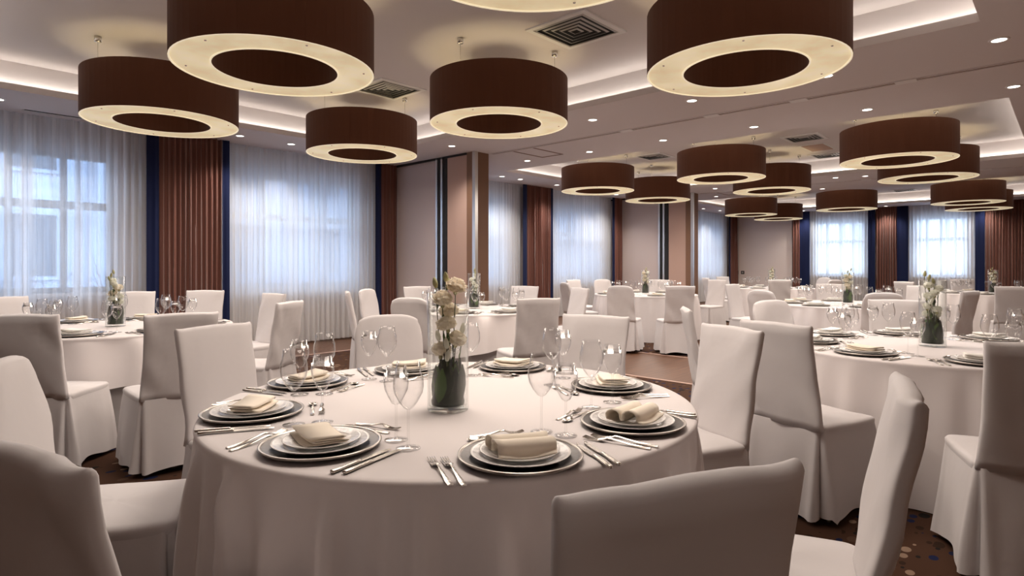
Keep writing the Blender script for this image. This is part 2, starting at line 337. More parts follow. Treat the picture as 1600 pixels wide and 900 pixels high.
# ================================================================== PENDANT LAMPS
R, RI, HB, HT = .70, .43, 2.716, 3.157
def lamp_parts():
    H = HT - HB; seg = 64
    ring = lambda r0, r1, z0, z1: B().loops([[(r * cos(2 * pi * j / seg), r * sin(2 * pi * j / seg), z) for j in range(seg)] for r, z in ((r0, z0), (r1, z0), (r1, z1), (r0, z1), (r0, z0))])
    P = {}
    P['outer_shade'] = ring(R - .006, R, 0, H).md('outer_shade', 'shade'); P['inner_shade'] = ring(RI, RI + .006, 0, H).md('inner_shade', 'shade')
    P['lining'] = ring(R - .009, R - .0065, .02, H - .01).md('lining', 'shade_in'); P['inner_lining'] = ring(RI + .0065, RI + .009, .02, H - .01).md('inner_lining', 'shade_in')
    P['diffuser'] = ring(RI + .010, R - .010, .004, .010).md('diffuser', 'diff')
    P['outer_rim'] = ring(R - .012, R - .001, -.003, .004).md('outer_rim', 'rim'); P['inner_rim'] = ring(RI + .001, RI + .012, -.003, .004).md('inner_rim', 'rim')
    P['light_tube'] = B().loops([[((.565 + .012 * cos(a)) * cos(2 * pi * j / 48), (.565 + .012 * cos(a)) * sin(2 * pi * j / 48), H * .52 + .012 * sin(a)) for j in range(48)] for a in [2 * pi * k / 6 for k in range(7)]]).md('light_tube', 'tube')
    for n in ('outer_shade', 'inner_shade', 'lining', 'inner_lining', 'diffuser', 'outer_rim', 'inner_rim'):
        P[n].polygons.foreach_set('use_smooth', [False] * len(P[n].polygons))
    P['canopy'] = B().lathe([(.0, 0), (.028, 0), (.03, -.004), (.03, -.05), (.02, -.055), (0, -.055)], 14).md('canopy', 'steel')
    P['wire'] = B().tube([(0, 0, 0), (0, 0, 1)], .0018, 5).md('wire', 'steel')
    P['pin'] = B().lathe([(0, -.003), (.008, -.002), (.008, .003), (0, .003)], 8).md('pin', 'steel')
    return P
LP = lamp_parts()
dl = bpy.data.lights.new('pendant_light', 'AREA'); dl.shape = 'DISK'; dl.size = 1.25; dl.energy = LAMP_DOWN; dl.color = (1, .875, .775)
def pendant(x, y, label, a0):
    r = thing('pendant_lamp', label, 'lamp', (x, y, HB), group='brown ring pendants')
    so, si, di = ob('outer_shade', LP['outer_shade'], r), ob('inner_shade', LP['inner_shade'], r), ob('diffuser', LP['diffuser'], r)
    ob('lining', LP['lining'], so); ob('outer_rim', LP['outer_rim'], so); ob('lining', LP['inner_lining'], si); ob('inner_rim', LP['inner_rim'], si); ob('light_tube', LP['light_tube'], r)
    for k in range(3):
        a = a0 + 2 * pi * k / 3; p = (.57 * cos(a), .57 * sin(a))
        cn = ob('canopy', LP['canopy'], r, (*p, ZC - HB)); ob('wire', LP['wire'], cn, (0, 0, HT - ZC - .02), scale=(1, 1, ZC - HT - .03))
        ob('crossbar', CROSS, r, (0, 0, HT - HB - .03), a)
    for k in range(6):
        a = a0 + .3 + 2 * pi * k / 6; ob('pin', LP['pin'], di, (.625 * cos(a), .625 * sin(a), 0))
    ob('pendant_light', dl, r, (0, 0, -.012))
CROSS = B().box(RI, R - .005, -.006, .006, 0, .02).md('crossbar', 'steel', False)
ROWS = [(1.77, 'inner row away from windows'), (4.29, 'middle row'), (6.76, 'row beside the windows')]
COLS = [(2.07, 0, 'second line before first track'), (4.42, 0, 'line next before first track'), (9.72, 1, 'line just past first track'), (12.03, 1, 'before the far track'), (17.35, 2, 'line just past far track'), (19.55, 2, 'closest to the end wall')]
for i, (x, bay, cl) in enumerate(COLS):
    for j, (y, rl) in enumerate(ROWS):
        if i == 5 and j == 1: continue
        pendant(x, y, 'brown ring pendant with cream underside, %s, %s' % (cl, rl), RAD(47 if bay < 1 else 60) + .3)

# ================================================================== DOWNLIGHTS AND VENTS
DLR = B().lathe([(.05, .0), (.05, -.006), (.066, -.008), (.072, 0)], 24).md('downlight_trim', 'white'); DLL = B().lathe([(0, -.004), (.05, -.004)], 20).md('downlight_lens', 'lens')
sp = bpy.data.lights.new('downlight_spot', 'SPOT'); sp.energy = SPOT_W; sp.spot_size = RAD(115); sp.spot_blend = .8; sp.shadow_soft_size = .05; sp.color = (1, .925, .855)
DL = [(1561, 62), (1584, 135), (1355, 171), (1178, 198), (1081, 157), (926, 187), (1036, 219), (921, 237), (824, 251), (813, 280), (870, 289), (375, 212), (455, 225), (706, 228), (1292, 118),
      (1352, 275), (1285, 295), (1119, 307), (1099, 326), (1125, 329), (963, 304)]
pts = [px(u, v, ZS) for u, v in DL]
pts += [(-.9, -.9), (6.2, -.4), (7.9, -1.2), (-.3, 4.0), (-.3, 6.2), (1.0, 8.6), (8.9, 8.55), (12.6, 8.55), (21.45, 6.6), (21.45, 4.2), (21.45, 1.8), (15.3, 2.2), (15.3, 5.0), (13.75, 3.6), (13.75, 6.2)]  # extra invented downlights, added to brighten the near chairs and the far bay
for x, y in pts:  # measured and added downlights share these labels
    if y > 8.1: l, g = 'small round recessed downlight in the soffit along the voile curtains', 'downlights along the windows'
    elif x < 7.0: l, g = 'small round recessed downlight between the first ceiling recess and the first track', 'downlights before the first track'
    elif x < 9: l, g = 'small round recessed downlight between the first track and the middle recess', 'downlights past the first track'
    else: l, g = 'small round recessed downlight in the soffit beside the far track', 'downlights beside the far track'
    r = thing('downlight', l, 'downlight', (x, y, ZS), group=g)
    ob('lens', DLL, ob('trim_ring', DLR, r)); ob('downlight_spot', sp, r, (0, 0, -.03))
def vent(x, y, label, s=.30):
    r = thing('ceiling_vent', label, 'vent', (x, y, ZC), group='square ceiling vents')
    b = B()
    for q in ((-s, s, -s, -s + .05), (-s, s, s - .05, s), (-s, -s + .05, -s + .05, s - .05), (s - .05, s, -s + .05, s - .05)): b.box(*q, -.014, .001)
    vf = ob('frame', b.md('vent_frame', 'white', False), r)
    ob('backing', B().box(-s + .05, s - .05, -s + .05, s - .05, -.002, .001).md('vent_back', 'dark', False), r)
    k = s - .055; n = 0
    while k > .03:
        L = [[(sx * q, sy * q, z) for sx, sy in ((-1, -1), (1, -1), (1, 1), (-1, 1))] for q, z in ((k, -.010), (k - .016, -.018), (k - .019, -.017), (k - .003, -.009))]
        ob('louvre', B().loops(L + [L[0]]).md('vent_louvre', 'grille', False), vf); k -= .055; n += 1
vent(*px(900, 47, ZC), 'square louvred air vent between pendants in the recess, nearer the first track end', .33)
vent(*px(607, 139, ZC), 'square louvred air vent in the first recess behind the large pendant rim', .33)
vent(*px(1022, 244, ZC), 'square louvred air vent in the middle recess beside the window-row pendants')
vent(*px(1257, 215, ZC), 'square louvred air vent in the middle recess away from windows')
vent(*px(1294, 242, ZC), 'small square air vent at the rear of the middle recess')
vent(*px(1413, 297, ZC), 'square air vent in the recess beside the end wall')
hx, hy = px(1277, 230, ZC); r = thing('ceiling_hatch', 'beige rectangular access hatch between two vents of the middle recess', 'hatch', (hx, hy, ZC))
ob('frame', B().box(-.36, .36, -.22, .22, -.008, .001).md('hatch_frame', 'white', False), r); ob('door', B().box(-.32, .32, -.18, .18, -.014, -.007).md('hatch_door', 'panel2', False), r)

# ================================================================== TABLES
TZ = .761
T = {  # centre
 'T1': cw(-.219, 2.336), 'T2': px(1457, 541, TZ), 'T3': cw(-3.356, 5.10), 'T4': cw(-.45, 7.15), 'T5': cw(2.38, 10.75), 'T6': cw(4.46, 8.0), 'T7': cw(5.9, 13.7), 'T8': cw(8.78, 11.0)}
TD = {'T1': 'the table with peach blooms', 'T2': 'the table with white buds', 'T3': 'the table by the wide drape', 'T4': 'the table beside the partition wing',
      'T5': 'the table before the far wing', 'T6': 'the middle-bay table away from windows', 'T7': 'the table before the plain panel', 'T8': 'the table before the end drapes'}
def cloth_mesh(seed, Rr, zt, zb, nf, amp, m, flare=.05, nth=264, hem=0.0):
    rnd = random.Random(seed); ridges = []; a = 0
    while a < 2 * pi - .5 * 2 * pi / nf:
        ridges.append((a + rnd.uniform(-.25, .25) * 2 * pi / nf, rnd.uniform(.45, 1.2), rnd.uniform(.16, .36) * 2 * pi / nf, rnd.uniform(.0, .25))); a += 2 * pi / nf * rnd.uniform(.8, 1.25)
    def fold(th, s):
        t = 0
        for c, h, w, st in ridges:
            d = (th - c + pi) % (2 * pi) - pi
            if abs(d) < 4 * w: t += h * math.exp(-(d / (w * (1 + .35 * s))) ** 2) * (1 - math.exp(-max(0, s - st * .12) / .13))
        return t
    loops = []
    for rr in (.02, Rr * .5, Rr - .03): loops.append([(rr * cos(2 * pi * j / nth), rr * sin(2 * pi * j / nth), zt) for j in range(nth)])
    for k in range(1, 5):
        a = k / 4 * pi / 2 * .9; loops.append([((Rr - .014 + .014 * sin(a)) * cos(2 * pi * j / nth), (Rr - .014 + .014 * sin(a)) * sin(2 * pi * j / nth), zt - .014 + .014 * cos(a)) for j in range(nth)])
    rows = 18
    for i in range(1, rows + 1):
        s = (i / rows) ** 1.7; L = []
        for j in range(nth):
            th = 2 * pi * j / nth; r_ = Rr + flare * s + amp * (fold(th, s) - .42 * (1 - math.exp(-s / .13))) 
            zz = zt - .014 + (zb - zt + .014) * s + hem * s * sin(4 * th + seed)
            L.append((r_ * cos(th), r_ * sin(th), zz))
        loops.append(L)
    return B().loops(loops, True).md('cloth', m)
CLOTHS = {k: [] for k in T}
TT = B().lathe([(0, TZ - .0042), (.83, TZ - .0042), (.836, TZ - .012), (.83, TZ - .03), (0, TZ - .03)], 48).md('table_top', 'wood'); TL = B().box(-.025, .025, -.025, .025, .0062, TZ - .03).md('table_leg', 'steel', False)
for k, (x, y) in T.items():
    r = thing('banquet_table', 'round banquet table under the cloth, %s' % TD[k], 'table', (x, y, 0), group='round banquet tables')
    ob('table_top', TT, r)
    for a in range(4): ob('leg', TL, r, (.5 * cos(a * pi / 2 + .7), .5 * sin(a * pi / 2 + .7), 0), a * pi / 2)
    if k in ('T3', 'T4'):
        o = ob('tablecloth', cloth_mesh(ord(k[1]), .862, TZ - .0036, .02, 26, .010, 'under', .006, 160), None, (x, y, 0)); tag(o, 'greyish floor-length undercloth on %s' % TD[k], 'tablecloth', 'undercloths'); CLOTHS[k].append(o)
        o = ob('table_overlay', cloth_mesh(ord(k[1]) + 9, .905, TZ, .36, 18, .062, 'tcloth', .06, 240, .05), None, (x, y, 0), .4); tag(o, 'short white overlay cloth hanging in folds over %s' % TD[k], 'tablecloth', 'short overlays'); CLOTHS[k].append(o)
    else:
        n1 = k == 'T1'
        o = ob('tablecloth', cloth_mesh(ord(k[1]) + 3, .90, TZ, .012, 36 if n1 else 28, .085 if n1 else .055, 'tcloth', .05, 300 if n1 else 200), None, (x, y, 0)); tag(o, 'floor-length ivory cloth draped over %s' % TD[k], 'tablecloth', 'floor-length tablecloths'); CLOTHS[k].append(o)

# ---- tableware
def G(prof, seg, name, m, smooth=True): return B().lathe(prof, seg).md(name, m, smooth)
CH = G([(0, .004), (.105, .004), (.118, .007), (.160, .015), (.166, .0155)], 48, 'charger', 'pewter'); CHR = G([(.158, .0135), (.160, .0165), (.164, .0185), (.168, .0175), (.169, .0155), (.160, .008), (.112, .001), (0, .001)], 48, 'charger_rim', 'pewter_rim')
PL = G([(0, .004), (.085, .004), (.095, .008), (.102, .0115)], 44, 'plate_well', 'porc'); PB = G([(.102, .0115), (.128, .0175)], 44, 'plate_band', 'porc_band'); PR = G([(.128, .0175), (.134, .019), (.1355, .0178), (.128, .0135), (.095, .004), (.085, 0), (0, 0)], 44, 'plate_rim', 'porc')
def napkin(style):
    if style == 'roll':
        def rl(cy, r, n=10, a0=pi, sweep=-1.55 * pi): return [(cy + r * cos(a0 + sweep * i / n), r + r * sin(a0 + sweep * i / n) * (1 if True else 1)) for i in range(n + 1)]
        pts_ = [(-.075, .0), (-.06, .002), (-.052, .010)] + [(-.028 + .024 * cos(a), .022 + .020 * sin(a)) for a in [pi * (1 - i / 9) for i in range(10)]] + [(-.004, .012), (.0, .006), (.004, .012)] + \
               [(.028 + .023 * cos(a), .020 + .019 * sin(a)) for a in [pi * (1 - i / 9) for i in range(10)]] + [(.050, .008), (.048, .001), (.02, .0)]
        hw, tap = .080, 0
    else:
        pts_ = [(-.06, .0), (.045, .0), (.053, .004), (.045, .008), (-.040, .010), (-.048, .014), (-.040, .018), (.035, .018), (.043, .022), (.035, .026), (-.055, .024)]
        hw, tap = .078, .25
    th = .0022; n = len(pts_); up = []; dn = []
    for i, (y, z) in enumerate(pts_):
        y0, z0 = pts_[max(i - 1, 0)]; y1, z1 = pts_[min(i + 1, n - 1)]; l = math.hypot(y1 - y0, z1 - z0) or 1; nx, nz = -(z1 - z0) / l, (y1 - y0) / l
        up.append((y + nx * th, z + nz * th)); dn.append((y - nx * th, z - nz * th))
    prof = up + dn[::-1]; loops = []
    for k in range(7):
        s = -1 + 2 * k / 6; loops.append([(s * hw + tap * y * .8 + .004 * sin(9 * y * 10 + k), y * (1 - .12 * s * tap * 4 * .5), z * (1 - .10 * s * (1 if style != 'roll' else .3)) + .0032) for y, z in prof])
    prof_ = [(0, 0), (.068, 0), (.076, .0036), (.0816, .0068), (.102, .0122), (.107, .0136), (.2, .0136)]
    def dish(r):
        for (r0, h0), (r1, h1) in zip(prof_, prof_[1:]):
            if r <= r1: return h0 + (h1 - h0) * (r - r0) / (r1 - r0)
        return .0136
    loops = [[(x, y, z + (dish(math.hypot(x, y) + .004) + .0004) * max(.25, 1 - z / .05)) for x, y, z in L] for L in loops]
    return B().loops(loops, True, True).md('napkin_' + style, 'napkin' if style != 'white' else 'white_n')
NAP = {s: napkin(s) for s in ('roll', 'fold')}; NAP['white'] = napkin('white')
def strip(sec, th=.0016):                      # cutlery strip: (y, half width, height)
    return [[(-w, y, z), (0, y, z + th * .5), (w, y, z), (w, y, z + th), (0, y, z + th * 1.8), (-w, y, z + th)] for y, w, z in sec]
def fork_mesh(L=.205, name='fork'):
    k = L / .205; b = B(); b.loops(strip([(0, .0065 * k, .001), (.02, .0075 * k, .001), (.06, .005 * k, .003), (.115 * k, .0032 * k, .010), (.13 * k, .004 * k, .011), (.142 * k, .0105 * k, .007), (.158 * k, .0115 * k, .003)], .0026), True, True)
    for t in (-.0092, -.0031, .0031, .0092):
        b.loops(strip_at(t * k, [(.157 * k, .0019, .003), (.18 * k, .0017, .0015), (.205 * k, .0009, .006)]), True, True)
    return b.md(name, 'silver', False)
def strip_at(x, sec): return [[(x + p[0], p[1], p[2]) for p in L] for L in strip(sec, .002)]
KH = B().loops([[(w * cos(a), y, .006 + .0045 * sin(a)) for a in [2 * pi * i / 8 for i in range(8)]] for y, w in ((0, .005), (.003, .0085), (.03, .0075), (.08, .006), (.098, .007), (.102, .005))], True, True).md('knife_handle', 'silver')
KB = B().loops([[(-w0, y, .004), (w1, y, .0045), (w1, y, .0055), (-w0, y, .0065)] for y, w0, w1 in ((.10, .005, .005), (.115, .009, .006), (.17, .010, .006), (.20, .008, .006), (.218, .001, .005))], True, True).md('knife_blade', 'silver', False)
FK = fork_mesh(); DF = fork_mesh(.17, 'dessert_fork')
SPH = B().loops(strip([(0, .0065, .001), (.02, .007, .001), (.07, .0045, .004), (.12, .003, .010), (.132, .004, .010)], .0026), True, True).md('spoon_handle', 'silver', False)
def bowl():
    loops = []
    for i in range(7):
        t = i / 6; y = .130 + .052 * t; w = .0165 * math.sqrt(max(0.02, 1 - (2 * t - 1.0) ** 2)); L = []
        for j in range(7):
            s = -1 + 2 * j / 6; L.append((w * s, y, .009 - .007 * (1 - s * s) * (1 - (2 * t - 1) ** 2) - .003 * t))
        loops.append(L)
    return B().loops(loops, closed=False).md('spoon_bowl', 'silver')
SPB = bowl()
def glass_prof(H, rb, rt, hs):
    bowl_ = [(.004, hs), (.014, hs + .006), (rb * .62, hs + .022), (rb * .92, hs + .046), (rb, hs + .066), (rb * .97, hs + .092), (rb * .86, H - .03), (rt, H)]
    return dict(foot=[(0, .002), (.030, .002), (.0345, .0015), (.0345, .003), (.012, .005), (.005, .010)], stem=[(.005, .010), (.0036, .03), (.0033, hs * .6), (.004, hs), (.006, hs + .003)], bowl=bowl_ + [(rt - .0012, H)] + [(max(r - .0014, .001), z + .001) for r, z in bowl_[-2::-1]])
GK = {'wine_glass': glass_prof(.245, .043, .033, .110), 'white_wine_glass': glass_prof(.220, .037, .029, .105)}
GM = {}
for n, p in GK.items():
    GM[n] = {k: B().lathe(q, 24).md(n + '_' + k, 'glass') for k, q in p.items()}
    b = B(); [b.lathe(q, 16) for q in p.values()]; GM[n]['all'] = b.md(n, 'glass')

def setting(tk, px_, py_, detail, style, nlab, place_=''):
    cx, cy = T[tk]; a = math.atan2(cy - py_, cx - px_) - pi / 2            # local +y points to the table centre
    ca, sa = cos(a), sin(a); d = TD[tk]
    def at(x, y, z=0): return (px_ + ca * x - sa * y, py_ + sa * x + ca * y, TZ + z)
    g = ' on ' + d; gl = g + place_
    j = random.uniform(-.004, .004)
    r = thing('charger_plate', 'dark pewter charger plate' + gl, 'charger', at(0, 0), a, 'charger plates' + g); ob('dish', CH, r); ob('rim', CHR, r)
    r = thing('dinner_plate', 'larger white plate, grey band' + gl, 'plate', at(j, j, .0042), a, 'dinner plates' + g)
    ob('well', PL, r); ob('relief_band', PB, r); ob('rim', PR, r)
    r = thing('side_plate', 'smaller white plate under napkin' + gl, 'plate', at(-j, .003, .0120), a, 'napkin plates' + g)
    for n, me in (('well', PL), ('relief_band', PB), ('rim', PR)): ob(n, me, r, scale=(.80, .80, .9))
    o = ob('napkin', NAP[style], None, at(0, 0, .0148), a + (random.uniform(-.15, .15) if style == 'roll' else random.uniform(-.5, .1)))
    tag(o, nlab + gl, 'napkin', ('rolled' if style == 'roll' else 'folded') + ' napkins' + g)
    if detail:
        ta = random.uniform(-.03, .03)
        for k, x in enumerate((-.192, -.222)):
            o = ob('fork', FK, None, at(x, -.150 + .012 * k, 0), a + ta + random.uniform(-.008, .008)); tag(o, 'dinner fork left of charger' + gl, 'fork', 'dinner forks' + g)
        ta = random.uniform(-.03, .03)
        for k, x in enumerate((.190, .220)):
            r = thing('knife', 'table knife right of charger' + gl, 'knife', at(x, -.155 + .012 * k, 0), a + ta + random.uniform(-.008, .008), 'table knives' + g); ob('handle', KH, r); ob('blade', KB, r)
        ta = random.uniform(-.05, .05)
        r = thing('spoon', 'dessert spoon beyond charger' + gl, 'spoon', at(.085, .194, 0), a + pi / 2 + ta, 'dessert spoons' + g); ob('handle', SPH, r); ob('bowl', SPB, r)
        o = ob('dessert_fork', DF, None, at(-.080, .233, 0), a - pi / 2 + ta); tag(o, 'dessert fork beyond charger' + gl, 'fork', 'dessert forks' + g)
def glass(tk, n, x, y, parts, place_=''):
    g = ' on ' + TD[tk]; l = ('tall large-bowled clear wine glass' if n == 'wine_glass' else 'smaller clear wine glass') + g + place_
    if parts:
        r = thing(n, l, 'glass', (x, y, TZ), random.uniform(0, 1), ('large' if n == 'wine_glass' else 'small') + ' wine glasses' + g)
        for k in ('foot', 'stem', 'bowl'): ob(k, GM[n][k], r)
    else: tag(ob(n, GM[n]['all'], None, (x, y, TZ)), l, 'glass', ('large' if n == 'wine_glass' else 'small') + ' wine glasses' + g)
# main table: places read from the photograph
P1 = [((395, 645), 'fold'), ((502, 695), 'fold'), ((813, 713), 'roll'), ((988, 661), 'roll'), ((955, 604), 'fold'), ((801, 574), 'fold'), ((640, 578), 'fold'), ((482, 598), 'fold')]
PLACE = ['facing the window table', 'farthest from the wooden strip', 'place farther from white-bud table', 'place facing white-bud table', 'facing the wooden strip', 'facing the partition wing', 'between wing and drape', 'facing the wide drape']
SP = []
for ((u, v), st), pl in zip(P1, PLACE):
    x, y = px(u, v, TZ + .006); SP.append((x, y, pl)); setting('T1', x, y, True, st, ('cream napkin in two rolls' if st == 'roll' else 'cream napkin folded flat'), ', ' + pl)
GP = [1, 2, 3, 0, 7, 6, 5, 4]
G1 = [(638, 701, 0), (619, 688, 1), (884, 681, 1), (846, 675, 0), (924, 637, 0), (957, 629, 1), (459, 664, 0), (504, 660, 1), (468, 617, 1), (507, 616, 0), (577, 593, 1), (605, 596, 0), (736, 587, 0), (711, 590, 1), (862, 602, 0), (880, 591, 1)]
for i, (u, v, k) in enumerate(G1): x, y = px(u, v, TZ); glass('T1', ('wine_glass', 'white_wine_glass')[k], x, y, True, ', ' + PLACE[GP[i // 2]])
def ring_settings(tk, ref, detail, parts, seed, n=8, radius=.70):
    cx, cy = T[tk]; a0 = math.atan2(ref[1] - cy, ref[0] - cx); random.seed(seed)
    for k in range(n):
        a = a0 + 2 * pi * k / n; setting(tk, cx + radius * cos(a), cy + radius * sin(a), detail, 'white' if random.random() < .6 else 'fold', 'pale napkin folded flat in layers on plates')
        for i, (da, rr) in enumerate(((.24, .50), (.36, .58))):
            glass(tk, ('wine_glass', 'white_wine_glass')[i], cx + rr * cos(a + da), cy + rr * sin(a + da), parts)
ring_settings('T2', px(1520, 563, TZ), True, True, 21); ring_settings('T3', px(222, 514, TZ), True, True, 31); ring_settings('T4', px(785, 487, TZ), True, False, 41)
ring_settings('T5', px(985, 461, TZ), False, False, 51); ring_settings('T6', px(1270, 478, TZ), False, False, 61); ring_settings('T7', px(1200, 449, TZ), False, False, 71); ring_settings('T8', px(1490, 458, TZ), False, False, 81)

# ================================================================== FLOWERS
VR, VH = .074, .42
VASE = B().lathe([(0, .001), (VR - .002, .001), (VR, .004), (VR, VH), (VR - .002, VH + .001), (VR - .004, VH), (VR - .004, .018), (0, .016)], 40).md('vase_wall', 'vglass')
def bloom_mesh(r, seed, m):
    """ruffled ball of overlapping petals, open side up"""
    from mathutils import Vector
    rnd = random.Random(seed); b = B(); n = 46
    for k in range(n):
        z = 1 - 1.62 * (k + .5) / n; rr = math.sqrt(max(0, 1 - z * z)); a = k * 2.39996
        d = Vector((rr * cos(a), rr * sin(a), z)); t = d.cross(Vector((0, 0, 1)) if abs(z) < .95 else Vector((1, 0, 0))).normalized(); u = t.cross(d).normalized(); L = []
        for i in (-1, 0, 1):
            row = []
            for q in (-1, 0, 1):
                rad = r * (.62 + .12 * (i + 1) + rnd.uniform(-.13, .13)) * (1 if z > 0 else .92)
                p = d * rad + t * (q * r * .36) + u * (i * r * .30); p.z = p.z * .80 + r * .40
                row.append(tuple(p))
            L.append(row)
        b.loops(L, closed=False)
    return b.md('bloom', m, False)
def bud_mesh(m): return B().lathe([(0, -.002), (.005, 0), (.009, .010), (.008, .020), (.004, .030), (0, .033)], 10).md('bud', m)
BL = {'p': [bloom_mesh(.041, s, 'petal') for s in (1, 2)], 'w': [bloom_mesh(.032, s, 'petal_w') for s in (3, 4)]}
BUD = bud_mesh('bud'); BUDW = bud_mesh('petal_w')
LEAF = B().loops([[(-w, y, .25 * y * y * 6 + w * .4), (0, y, .25 * y * y * 6), (w, y, .25 * y * y * 6 + w * .4)] for y, w in ((0, .003), (.02, .016), (.05, .024), (.08, .018), (.11, .002))], closed=False)
LEAFD, LEAFG = LEAF.md('leaf_dark', 'leafd'), LEAF.md('leaf_green', 'leaf')
def bouquet(tk, spec, seed, dz=0):
    rnd = random.Random(seed); cx, cy = T[tk] if tk != 'T1' else px(700, 639.5, TZ); g = ' in the vase on ' + TD[tk]
    r = thing('flower_vase', 'tall clear glass cylinder vase of flowers on ' + TD[tk], 'vase', (cx, cy, TZ), group='cylinder vases'); ob('glass_cylinder', VASE, r)
    lb = thing('leaf_bunch', 'dense dark green leaves packed' + g, 'leaves', (cx, cy, TZ + .02), group='leaf bunches in vases')
    ob('moss_core', B().lathe([(0, 0), (.058, .0), (.060, .012), (.046, .06), (.030, .10), (0, .115)], 18).md('moss_core', 'leafd'), lb)
    for k in range(34):
        a = k * 2.39996 + rnd.uniform(-.3, .3); rr = (.056, .049, .040)[k % 3] + rnd.uniform(-.003, .003); ob('leaf', LEAFG if rnd.random() < .3 and k > 9 else LEAFD, lb, (rr * cos(a), rr * sin(a), rnd.uniform(.0, .03) + .012 * (k % 3)), rot=(RAD(rnd.uniform(88, 93)), rnd.uniform(-.12, .12), a - pi / 2 + rnd.uniform(-.1, .1)), scale=(rnd.uniform(.85, 1.1), rnd.uniform(.85, 1.25), .2))
    H = [[ox, oy, z, {'p': .039, 'w': .032}.get(kind, .012), z] for ox, oy, z, kind in spec]      # heads find room for themselves inside the glass
    for it in range(160):
        for a_ in range(len(H)):
            for b_ in range(a_):
                p, q = H[a_], H[b_]; d = [p[k] - q[k] for k in range(3)]; l = math.sqrt(sum(k * k for k in d)) or 1e-4; need = (p[3] + q[3]) * .86
                if l < need:
                    for k in range(3): m_ = d[k] / l * (need - l) * .25; p[k] += m_; q[k] -= m_
        for p in H:
            p[2] = min(max(p[2], p[4] - .035, .180 + p[3] * .5), p[4] + .05); lim = max(.004, .066 - p[3] * 1.02) if p[2] < VH + .02 else .050; l = math.hypot(p[0], p[1])
            if l > lim: p[0] *= lim / l; p[1] *= lim / l
    spec = [(h[0], h[1], h[2], sp_[3]) for h, sp_ in zip(H, spec)]
    for (ox, oy, z, kind) in spec:
        w = cw(ox, oy); wx, wy = w; l = {'p': 'peach-cream ruffled bloom', 'w': 'white open bloom', 'b': 'closed greenish bud', 'c': 'small closed white bud'}[kind]
        f = thing('flower', l + g, 'flower', (cx, cy, TZ + .02), group={'p': 'peach', 'w': 'white', 'b': 'budded', 'c': 'small white'}[kind] + ' flowers' + g)
        q = (wx * .55, wy * .55, .03); zz = z - .02
        ob('stem', B().tube([q, (wx * .75, wy * .75, zz * .55), (wx, wy, zz * .93), (wx, wy, zz)], .0020, 5).md('stem', 'stem'), f)
        tilt = (rnd.uniform(-.35, .35), rnd.uniform(-.35, .35), rnd.uniform(0, 6))
        if kind in 'pw':
            ob('bloom', rnd.choice(BL[kind]), f, (wx, wy, zz - .006), rot=tilt); ob('calyx', BUD, f, (wx, wy, zz - .020), scale=(.9, .9, .55))
        else: ob('bud', BUD if kind == 'b' else BUDW, f, (wx, wy, zz - .004), rot=(tilt[0], tilt[1], 0), scale=(1.1, 1.1, 1.2))
        for q in (.45, .62, .80):
            if rnd.random() < .8: ob('leaf', LEAFG if rnd.random() < .6 else LEAFD, f, (wx * (.4 + .6 * q), wy * (.4 + .6 * q), zz * q), rot=(RAD(rnd.uniform(66, 84)), 0, math.atan2(wy, wx) - pi / 2 + rnd.uniform(-.4, .4)), scale=(.30, .30, .30))
ox = lambda u: (u - 700) * .0023
oz = lambda v: (640 - v) * .00232
bouquet('T1', [(ox(715), -.02, oz(468), 'p'), (ox(684), -.03, oz(481), 'p'), (ox(694), .02, oz(490), 'p'), (ox(709), -.035, oz(497), 'p'), (ox(712), -.045, oz(553), 'p'), (ox(687), -.035, oz(555), 'p'), (ox(680), .02, oz(450), 'b'), (ox(696), .03, oz(441), 'b'),
               (ox(701), -.045, oz(542), 'c'), (ox(701), -.05, oz(572), 'c'), (ox(721), .0, oz(522), 'c'), (ox(686), .0, oz(532), 'c'), (ox(697), .035, oz(452), 'b')], 5)
def rspec(seed, kinds, n=11):
    r = random.Random(seed); out = []
    for k in range(n):
        a = r.uniform(0, 2 * pi); rr = r.uniform(.01, .046); out.append((rr * cos(a), rr * sin(a) , .16 + .30 * (k + .5) / n, kinds[k * len(kinds) // n] if k < n - 3 else 'b'))
    return out
bouquet('T2', rspec(2, 'wwcwwcw', 13), 12); bouquet('T3', rspec(3, 'wwpwwc', 11), 13); bouquet('T4', rspec(4, 'cwwcw', 10), 14)
for i, k in enumerate(('T5', 'T6', 'T7', 'T8')): bouquet(k, rspec(20 + i, 'pwpwp', 10), 15 + i)

